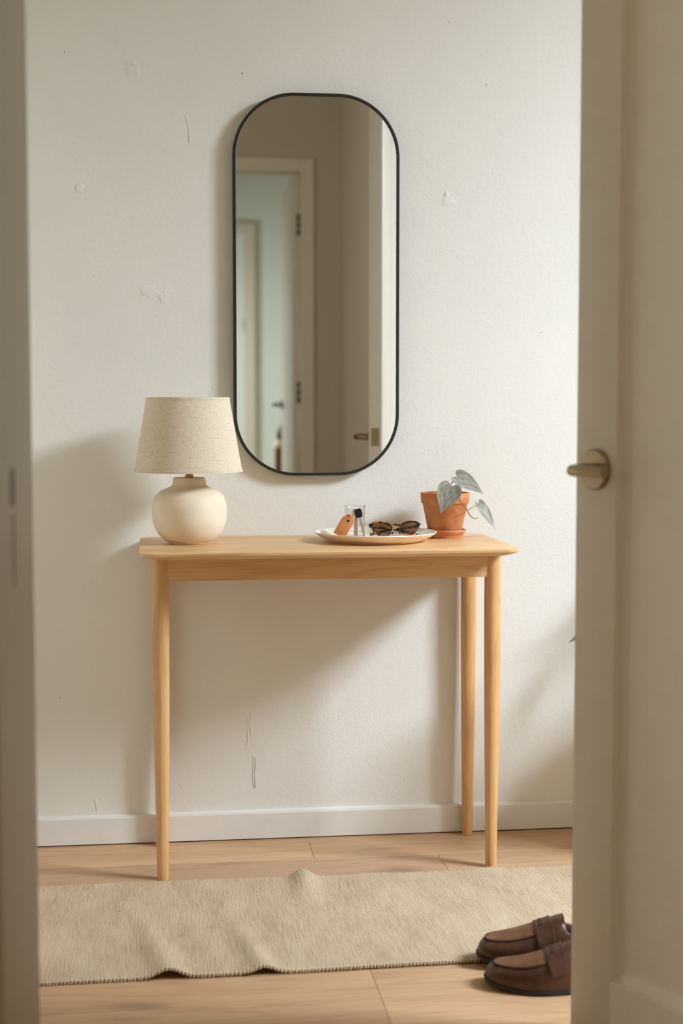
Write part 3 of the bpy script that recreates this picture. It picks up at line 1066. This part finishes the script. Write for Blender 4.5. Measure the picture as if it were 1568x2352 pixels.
for sx in (-1, 1):
    a0 = sgp(0.0590 * sx, 0.031, 0.001)
    yo = 0.016 if sx > 0 else 0.022
    pp = spline([a0, a0 + Vector((0.0018 * sx, 0.006, -0.001)), a0 + Vector((-0.004 * sx, yo, -0.006)), (0.020 * sx, a0.y + yo + 0.004, 0.018), (-0.020 * sx, a0.y + yo + 0.008, 0.012), (-0.045 * sx, a0.y + yo + 0.004, 0.0065), (-0.058 * sx, a0.y + yo - 0.004, 0.0045)], 6)
    finish(tube(pp, [0.0024] * 14 + [0.0022] * (len(pp) - 14), 8, flat=1.5), 'temple', 'tortoise', sg, smooth=True)

# ================================================================== POT PLANT ON THE TABLE
PX, PY = 0.3085, -0.112
sc_ = lathe(spline([(0.0, 0.0004), (0.040, 0.0004), (0.0415, 0.0015), (0.0440, 0.0075), (0.0455, 0.0095)], 3) +
            [(0.0465, 0.0098), (0.0485, 0.0128), (0.0515, 0.0165), (0.0522, 0.0188), (0.0515, 0.0202), (0.0490, 0.0204), (0.0470, 0.0185), (0.0440, 0.010), (0.0415, 0.0072), (0.0, 0.0072)], 64)
sc = finish(sc_, 'saucer', 'terracotta', None, (PX, PY, TT), smooth=True, angle=50)
tag(sc, 'terracotta saucer under the small potted plant', 'saucer')
pt = thing('potted_plant', 'small trailing plant with silvery heart leaves in a terracotta pot', 'plant', (PX, PY, TT + 0.0074))
finish(lathe([(0.0, 0.0), (0.0385, 0.0), (0.0395, 0.0012), (0.0548, 0.0765), (0.0556, 0.0772), (0.0578, 0.0778), (0.0585, 0.0795), (0.0602, 0.1015), (0.0597, 0.1030),
              (0.0560, 0.1030), (0.0552, 0.1015), (0.0535, 0.078), (0.05, 0.070), (0.0, 0.070)], 64), 'pot', 'terracotta', pt, smooth=True, angle=40)
bm = bmesh.new()
nr_, ns_ = 7, 28
cv = bm.verts.new((0, 0, 0.098))
prev = None
for j in range(1, nr_ + 1):
    ring = []
    for i in range(ns_):
        a = 2 * pi * i / ns_
        r = 0.0545 * j / nr_
        ring.append(bm.verts.new((r * cos(a), r * sin(a), 0.0965 + 0.0035 * noise.noise(Vector((r * cos(a) * 90, r * sin(a) * 90, 2))))))
    for i in range(ns_):
        k = (i + 1) % ns_
        bm.faces.new((cv, ring[i], ring[k]) if prev is None else (prev[i], ring[i], ring[k], prev[k]))
    prev = ring
finish(bm, 'soil', 'soil', pt, smooth=True)


def leaf(name, parent, base_, tip_, nrm, width, mat, droop=0.0, fold=0.15, curl=0.0, n=18, m=10, org=None, lobe=0.16, side_curl=0.0):
    """heart-shaped leaf blade with a real surface and thickness; base_ is where the stalk joins"""
    b, t = Vector(base_), Vector(tip_)
    ax = (t - b)
    L = ax.length
    ax.normalize()
    nv = Vector(nrm)
    nv = (nv - ax * nv.dot(ax)).normalized()
    sd = ax.cross(nv).normalized()
    bm = bmesh.new()
    uv = bm.loops.layers.uv.verify()
    mg = spline([(0.0, 0.0), (-0.6 * lobe, 0.20), (-lobe, 0.46), (-0.62 * lobe, 0.76), (0.05, 0.96), (0.22, 1.0), (0.44, 0.84), (0.66, 0.52), (0.84, 0.22), (0.94, 0.08), (1.0, 0.0)], 4)
    n = len(mg) - 1
    G = []
    for i in range(n + 1):
        q = i / n
        mxv = max(0.0, (q - 0.18) / 0.82) ** 1.15
        row = []
        for j in range(2 * m + 1):
            u = (j - m) / m
            au = abs(u)
            x = (mxv + (mg[i][0] - mxv) * au) * L
            y = mg[i][1] * width / 2 * u
            z = fold * width * (abs(y) / (width / 2)) ** 1.4 - droop * L * (x / L) ** 2
            z += side_curl * (y / (width / 2)) ** 3 * width * 0.3
            z += 0.010 * L * sin(10 * x / L + 5 * abs(y) / width) * (abs(y) / (width / 2))
            row.append(b + ax * x + sd * y + nv * z)
        G.append(row)
    V = [[bm.verts.new(p) for p in row] for row in G]
    W_ = [[bm.verts.new(p - nv * 0.0006) for p in row] for row in G]
    w_ = 2 * m
    for i in range(n):
        for j in range(w_):
            for A_, fl_ in ((V, 0), (W_, 1)):
                quad = [A_[i][j], A_[i][j + 1], A_[i + 1][j + 1], A_[i + 1][j]]
                uvs = [(j / w_, i / n), ((j + 1) / w_, i / n), ((j + 1) / w_, (i + 1) / n), (j / w_, (i + 1) / n)]
                if fl_:
                    quad.reverse()
                    uvs.reverse()
                f = bm.faces.new(quad)
                for lp_, c_ in zip(f.loops, uvs):
                    lp_[uv].uv = c_
    for i in range(n):
        for j in (0, w_):
            bm.faces.new((V[i][j], V[i + 1][j], W_[i + 1][j], W_[i][j]))
    bmesh.ops.remove_doubles(bm, verts=bm.verts, dist=0.00002)
    return finish(bm, name, mat, parent, smooth=True, angle=70)


def PL(x, y, z):
    return (x - PX, y - PY, z - TT - 0.0074)


leaf('leaf', pt, PL(0.3105, -0.178, 0.8925), PL(0.2815, -0.192, 0.8305), (-0.15, -0.90, 0.30), 0.0580, 'silver_leaf', 0.06, 0.10, lobe=0.15)
leaf('leaf', pt, PL(0.3385, -0.112, 0.9135), PL(0.4010, -0.135, 0.8760), (0.15, -0.80, 0.50), 0.0480, 'silver_leaf', 0.08, 0.10, lobe=0.14)
leaf('leaf', pt, PL(0.3920, -0.122, 0.8475), PL(0.4285, -0.150, 0.7865), (0.35, -0.85, 0.25), 0.0300, 'silver_leaf', 0.05, 0.10, lobe=0.14)


def vine(pts, r0, r1):
    P_ = spline([PL(*p) for p in pts], 6)
    return finish(tube(P_, [r0 + (r1 - r0) * i / (len(P_) - 1) for i in range(len(P_))], 8), 'stem', 'stem', pt, smooth=True)


vine([(0.318, -0.135, 0.866), (0.325, -0.165, 0.880), (0.331, -0.178, 0.862), (0.346, -0.176, 0.841), (0.361, -0.170, 0.8205), (0.3715, -0.166, 0.815), (0.378, -0.164, 0.8165)], 0.0021, 0.0010)
vine([(0.347, -0.1755, 0.8385), (0.356, -0.165, 0.8365), (0.368, -0.150, 0.8400), (0.3920, -0.1225, 0.8475)], 0.0014, 0.0010)
vine([(0.310, -0.120, 0.866), (0.318, -0.125, 0.885), (0.3235, -0.118, 0.898), (0.3385, -0.1120, 0.9135)], 0.0014, 0.0010)
vine([(0.312, -0.130, 0.866), (0.3135, -0.160, 0.890), (0.3115, -0.172, 0.8945), (0.3105, -0.1776, 0.8922)], 0.0013, 0.0010)

# ================================================================== RUG
RX0, RX1, RY0, RY1 = -0.82, 1.25, -0.925, -0.344
rgx, rgy = (RX0 + RX1) / 2, (RY0 + RY1) / 2


def rug_edges(x):
    front = RY0 + 0.012 * (x + 0.62) / 0.85 + 0.002 * sin(x * 9)
    back = RY1 - 0.003 * sin(x * 6 + 1)
    return front, back


def ridge(x, y, cx, w, slope, y0, y1, h):
    """ridge line x = cx + slope*(y-y0), between y0 and y1"""
    t = (y - y0) / (y1 - y0)
    if t < -0.3 or t > 1.3:
        return 0
    env = math.exp(-max(0, -t) ** 2 * 30) * math.exp(-max(0, t) ** 2 * 2.2)
    d = (x - cx - slope * (y - y0)) / w
    return h * env * math.exp(-d * d)


def rug_z(x, y):
    z = 0.0
    z += ridge(x, y, -0.378, 0.030, -0.16, -0.925, -0.52, 0.017)
    z += ridge(x, y, -0.196, 0.026, -0.17, -0.922, -0.52, 0.0125)
    z += ridge(x, y, -0.067, 0.026, 0.05, -0.344, -0.56, 0.018)
    z += ridge(x, y, -0.105, 0.06, 0.0, -0.55, -0.75, 0.004)
    z += ridge(x, y, 0.10, 0.05, 0.1, -0.334, -0.75, 0.003)
    z += ridge(x, y, 0.36, 0.06, -0.25, -0.334, -0.7, 0.004)
    z += 0.0012 * (1 + noise.noise(Vector((x * 6, y * 5, 1.0))))
    return z


RT = 0.0048
bm = bmesh.new()
nx, ny = 300, 84
for lay in (1, 0):
    V = []
    for i in range(nx + 1):
        x = RX0 + (RX1 - RX0) * i / nx
        f, b = rug_edges(x)
        V.append([bm.verts.new((x - rgx, f + (b - f) * j / ny - rgy, rug_z(x, f + (b - f) * j / ny) + 0.0006 + RT * lay)) for j in range(ny + 1)])
    for i in range(nx):
        for j in range(ny):
            q = [V[i][j], V[i + 1][j], V[i + 1][j + 1], V[i][j + 1]]
            bm.faces.new(q if lay else q[::-1])
    if lay:
        T = V
for i in range(nx):
    bm.faces.new((T[i][0], V[i][0], V[i + 1][0], T[i + 1][0]))
    bm.faces.new((T[i][ny], T[i + 1][ny], V[i + 1][ny], V[i][ny]))
for j in range(ny):
    bm.faces.new((T[0][j], T[0][j + 1], V[0][j + 1], V[0][j]))
    bm.faces.new((T[nx][j], V[nx][j], V[nx][j + 1], T[nx][j + 1]))
rug = thing('runner_rug', 'oatmeal wool runner rug with ripples lying in front of the table', 'rug', (rgx, rgy, 0))
finish(bm, 'weave', 'rug', rug, smooth=True, angle=60)
for side in (0, 1):
    bm = bmesh.new()
    x = RX0 + 0.003
    k = 0
    while x < RX1 - 0.003:
        f, b = rug_edges(x)
        y = f if side == 0 else b
        z = rug_z(x, y) + 0.0006 + RT / 2
        jit = random.uniform(-0.0006, 0.0006)
        c = Vector((x - rgx, y - rgy + jit, z))
        r0 = 0.0029 + random.uniform(-0.0003, 0.0005)
        tilt = 0.0016
        pts = []
        for a in range(7):
            an = radians(-60 + 300 * a / 6)
            yy = (-1 if side == 0 else 1) * r0 * 1.25 * cos(an) if True else 0
            pts.append(c + Vector((tilt * (a / 6 - 0.5) * 2, yy, r0 * 0.92 * sin(an))))
        tube(pts, 0.00135, 5, bm=bm)
        x += 0.0068 + random.uniform(-0.0014, 0.0014)
        k += 1
    o = finish(bm, 'edge_stitching', 'yarn', rug, smooth=True)
    o['kind'] = 'stuff'

# ================================================================== LOAFERS
def loafer(name, label, loc, rz, mirror=1, tilt=0.0):
    """toe points to +x; origin on the ground under the middle of the shoe"""
    t = thing(name, label, 'shoe', loc, (0, tilt, rz), 'pair of brown loafers')
    L = 0.285
    # station: s along length 0 toe .. 1 heel, half widths (outer, inner), height of top, top flatness
    outl = spline([(0.0, 0.0), (0.004, 0.017), (0.016, 0.0295), (0.045, 0.0390), (0.085, 0.0450), (0.12, 0.0440), (0.165, 0.0370), (0.205, 0.0325), (0.245, 0.0320), (0.270, 0.0280), (0.281, 0.018), (0.285, 0.0)], 4)

    def half(x):
        for (a, ha), (b, hb) in zip(outl, outl[1:]):
            if a <= x <= b and b > a:
                return ha + (hb - ha) * (x - a) / (b - a)
        return 0

    def off(x):
        q = x / L
        return mirror * (0.007 * sin(pi * min(q * 1.3, 1)) - 0.006 * max(0, 0.3 - q) / 0.3)

    X = lambda x: L / 2 - x
    # sole and welt
    ol = [(x, h) for x, h in outl]
    ring = [(x, h) for x, h in ol] + [(x, -h) for x, h in reversed(ol[1:-1])]

    def sole_loop(scale, add, z0, spring=True):
        pts = []
        for x, h in ring:
            sgn = 1 if h > 0 else -1
            hh = sgn * (abs(h) * scale + (add if abs(h) > 1e-6 else 0))
            z = z0 + (0.010 * max(0, (0.07 - x) / 0.07) ** 1.6 if spring else 0)
            xx = x + (-add if x < 0.01 else (add if x > 0.28 else 0))
            pts.append((X(xx), off(x) + hh, z))
        return pts
    finish(stack([sole_loop(0.96, 0.0, 0.0005), sole_loop(1.0, 0.0018, 0.0025), sole_loop(1.0, 0.0025, 0.0075), sole_loop(1.0, 0.0015, 0.0095)]), 'sole', 'sole', t, smooth=True, angle=40)
    heel_pts = [(x, h) for x, h in ol if x > 0.21]
    hr_ = [(x, h) for x, h in heel_pts] + [(x, -h) for x, h in reversed(heel_pts)]
    # upper shell
    stations = [0.0015, 0.006, 0.014, 0.026, 0.042, 0.060, 0.080, 0.100, 0.118, 0.134, 0.148, 0.160, 0.168, 0.172, 0.180, 0.200, 0.225, 0.250, 0.268, 0.279, 0.2845]
    TOP = spline([(0.0, 0.022), (0.006, 0.034), (0.018, 0.0445), (0.04, 0.0485), (0.07, 0.0535), (0.10, 0.0625), (0.13, 0.074), (0.155, 0.085), (0.172, 0.090)], 4)
    WALLT = spline([(0.165, 0.068), (0.18, 0.061), (0.20, 0.055), (0.225, 0.054), (0.25, 0.058), (0.27, 0.064), (0.285, 0.066)], 4)

    def top(x):
        for (a, ha), (b, hb) in zip(TOP if x <= 0.1685 else WALLT, (TOP if x <= 0.1685 else WALLT)[1:]):
            if a <= x <= b and b > a:
                return ha + (hb - ha) * (x - a) / (b - a)
        return WALLT[-1][1]

    def zbase(x):
        return 0.0092 + 0.010 * max(0, (0.07 - x) / 0.07) ** 1.6
    NS = 24

    def arch(x, u, grow=0.0):
        """u -1..1 across the closed vamp"""
        h = half(x) + grow
        zb, zt = zbase(x), top(x) + grow
        a = u * pi / 2
        p = 0.62
        yy = h * math.copysign(abs(sin(a)) ** p, a)
        z = zb + (zt - zb) * (max(cos(a), 0) ** 0.72)
        bul = 1 + 0.05 * sin(pi * (z - zb) / max(zt - zb, 1e-4))
        return Vector((X(x), off(x) + yy * bul, z))
    rows_ = []
    for x in stations:
        row = []
        closed_ = x <= 0.1685
        for i in range(NS + 1):
            u = -1 + 2 * i / NS
            if closed_:
                row.append(arch(x, u))
            else:
                h, zb, zt = half(x), zbase(x), top(x)
                au = abs(u)
                sgn = 1 if u >= 0 else -1
                if au > 0.55:
                    k = (1 - au) / 0.45
                    y = sgn * h * (1.0 + 0.05 * sin(pi * k) - 0.10 * k)
                    z = zb + (zt - zb) * k
                elif au > 0.42:
                    k = (0.55 - au) / 0.13
                    y = sgn * (h * 0.90 - 0.0035 * k)
                    z = zt + 0.0012 * sin(pi * k)
                elif au > 0.2:
                    k = (0.42 - au) / 0.22
                    y = sgn * (h * 0.90 - 0.0035) * (1 - 0.1 * k)
                    z = zt - (zt - zb - 0.004) * k
                else:
                    y = sgn * (h * 0.90 - 0.0035) * 0.9 * (au / 0.2)
                    z = zb + 0.004
                row.append(Vector((X(x), off(x) + y, z)))
        rows_.append(row)
    bm = bmesh.new()
    V = [[bm.verts.new(p) for p in r] for r in rows_]
    for i in range(len(V) - 1):
        for j in range(NS):
            bm.faces.new((V[i][j], V[i][j + 1], V[i + 1][j + 1], V[i + 1][j]))
    bm.faces.new(V[0])
    bm.faces.new(list(reversed(V[-1])))
    finish(bm, 'upper', 'shoe', t, smooth=True, angle=75)
    finish(stack([[(X(x), off(x) + h, z) for x, h in hr_] for z in (0.0002, 0.0004)]), 'heel_tip', 'sole', t)
    # moccasin plug: raised top panel with stitched seam, from toe to the strap
    bnd = []
    plug_x = [0.016, 0.020, 0.027, 0.038, 0.055, 0.075, 0.095, 0.115, 0.130]
    pu = [0.02, 0.16, 0.25, 0.325, 0.375, 0.40, 0.41, 0.41, 0.40]
    bm = bmesh.new()
    R = []
    for x, uu in zip(plug_x, pu):
        R.append([bm.verts.new(arch(x, uu * (-1 + 2 * j / 10), 0.0014)) for j in range(11)])
    for P_, Q_ in zip(R, R[1:]):
        for j in range(10):
            bm.faces.new((P_[j], P_[j + 1], Q_[j + 1], Q_[j]))
    finish(bm, 'vamp_plug', 'shoe_plug', t, smooth=True, angle=75)
    left = [arch(x, -uu, 0.0006) for x, uu in zip(plug_x, pu)]
    right = [arch(x, uu, 0.0006) for x, uu in zip(plug_x, pu)]
    pth_ = spline([tuple(p) for p in list(reversed(left)) + right[0:]], 8)
    finish(tube(pth_, [0.0019 + 0.0007 * (i % 2) for i in range(len(pth_))], 6), 'seam', 'seam', t, smooth=True)
    # saddle strap across the instep, with slot
    def band(x0_, x1_, u0, u1, grow, nm, mat, nx_=4, nu=26):
        bm = bmesh.new()
        lay = []
        for gr in (grow, grow - 0.0022):
            G = []
            for i in range(nx_ + 1):
                x = x0_ + (x1_ - x0_) * i / nx_
                G.append([bm.verts.new(arch(x + 0.012 * (abs(u0 + (u1 - u0) * j / nu)) ** 2, u0 + (u1 - u0) * j / nu, gr)) for j in range(nu + 1)])
            lay.append(G)
            for i in range(nx_):
                for j in range(nu):
                    bm.faces.new((G[i][j], G[i][j + 1], G[i + 1][j + 1], G[i + 1][j]))
        A_, B_ = lay
        for i in (0, nx_):
            for j in range(nu):
                bm.faces.new((A_[i][j], A_[i][j + 1], B_[i][j + 1], B_[i][j]))
        for j in (0, nu):
            for i in range(nx_):
                bm.faces.new((A_[i][j], A_[i + 1][j], B_[i + 1][j], B_[i][j]))
        return finish(bm, nm, mat, t, smooth=True, angle=45)
    band(0.112, 0.140, -0.80, 0.80, 0.0034, 'saddle_strap', 'shoe')
    band(0.119, 0.126, -0.16, 0.16, 0.0042, 'strap_slot', 'seam', 2, 10)
    band(0.110, 0.1125, -0.78, 0.78, 0.0040, 'strap_edge', 'seam', 1, 24)
    band(0.1405, 0.1420, -0.78, 0.78, 0.0040, 'strap_edge', 'shoe_plug', 1, 24)
    return t


# toes point to the left, heels hidden behind the door
loafer('loafer', 'brown leather loafer nearest the viewer, on bare floorboards beside the door', (0.3510, -1.046, 0.0), pi - radians(8), 1)
loafer('loafer', 'brown leather loafer farther back, its toe on the rug edge', (0.3590, -0.936, 0.0088), pi - radians(9), -1)

# ================================================================== FLOOR PLANT HIDDEN BEHIND THE DOOR
fp = thing('floor_plant', 'leafy floor plant behind the door, only one leaf tip showing', 'plant', (0.89, -0.235, 0.0))
finish(lathe([(0.0, 0.001), (0.125, 0.001), (0.135, 0.008), (0.160, 0.36), (0.164, 0.378), (0.154, 0.378), (0.148, 0.35), (0.0, 0.345)], 40), 'pot', 'rawclay', fp, smooth=True, angle=40)
finish(lathe([(0.0, 0.349), (0.148, 0.347)], 24), 'soil', 'soil', fp)
tips = [(-0.3225, -0.070, 0.535, 0.09), (-0.20, -0.16, 0.58, 0.13), (-0.15, 0.14, 0.55, 0.12), (0.24, -0.16, 0.58, 0.13), (0.14, 0.14, 0.64, 0.12), (0.0, -0.28, 0.52, 0.13),
        (-0.18, 0.02, 0.50, 0.13), (0.32, 0.06, 0.50, 0.12), (0.04, 0.04, 0.72, 0.12), (-0.14, -0.24, 0.50, 0.12), (0.16, -0.26, 0.48, 0.12), (-0.10, 0.06, 0.64, 0.12), (0.22, 0.14, 0.54, 0.12)]
for i, (a, b, c, wd) in enumerate(tips):
    tp = Vector((a, b, c))
    bs = Vector((a * 0.55, b * 0.55, c + 0.06))
    finish(tube(spline([(0.03 * cos(i * 2.1), 0.03 * sin(i * 2.1), 0.346), (bs.x * 0.45, bs.y * 0.45, 0.35 + (bs.z - 0.35) * 0.7), tuple(bs)], 6), 0.0032, 7), 'stem', 'stem', fp, smooth=True)
    leaf('leaf', fp, bs, tp, (0.1, -0.25, 1.0), wd, 'green_leaf', 0.03, 0.12)

# ================================================================== THINGS SEEN ONLY IN THE MIRROR
st = thing('wooden_stool', 'reddish wooden stool with a pale cushion reflected in the mirror', 'stool', (0.600, -7.25, 0.0))
finish(BOX(-0.10, 0.10, -0.10, 0.10, 0.735, 0.775, bev=0.006), 'seat', 'redwood', st, smooth=True)
finish(BOX(-0.105, 0.105, -0.105, 0.105, 0.775, 0.825, bev=0.018, seg=3), 'cushion', 'cushion', st, smooth=True)
for sx in (-1, 1):
    for sy in (-1, 1):
        finish(BOX(-0.022, 0.022, -0.022, 0.022, 0.0, 0.735, bev=0.003), 'leg', 'redwood', st, (sx * 0.075, sy * 0.075, 0))
for sy in (-1, 1):
    finish(BOX(-0.053, 0.053, -0.012, 0.012, 0.12, 0.735), 'side_board', 'redwood', st, (0, sy * 0.075, 0))
vs = finish(lathe(spline([(0.0, 0.0), (0.03, 0.0), (0.05, 0.03), (0.045, 0.07), (0.02, 0.11), (0.016, 0.16), (0.02, 0.17), (0.0, 0.165)], 5), 32), 'dark_vase', 'dark_metal', None, (0.560, -7.25, 0.825), smooth=True)
tag(vs, 'small dark vase on the stool reflected in the mirror', 'vase')
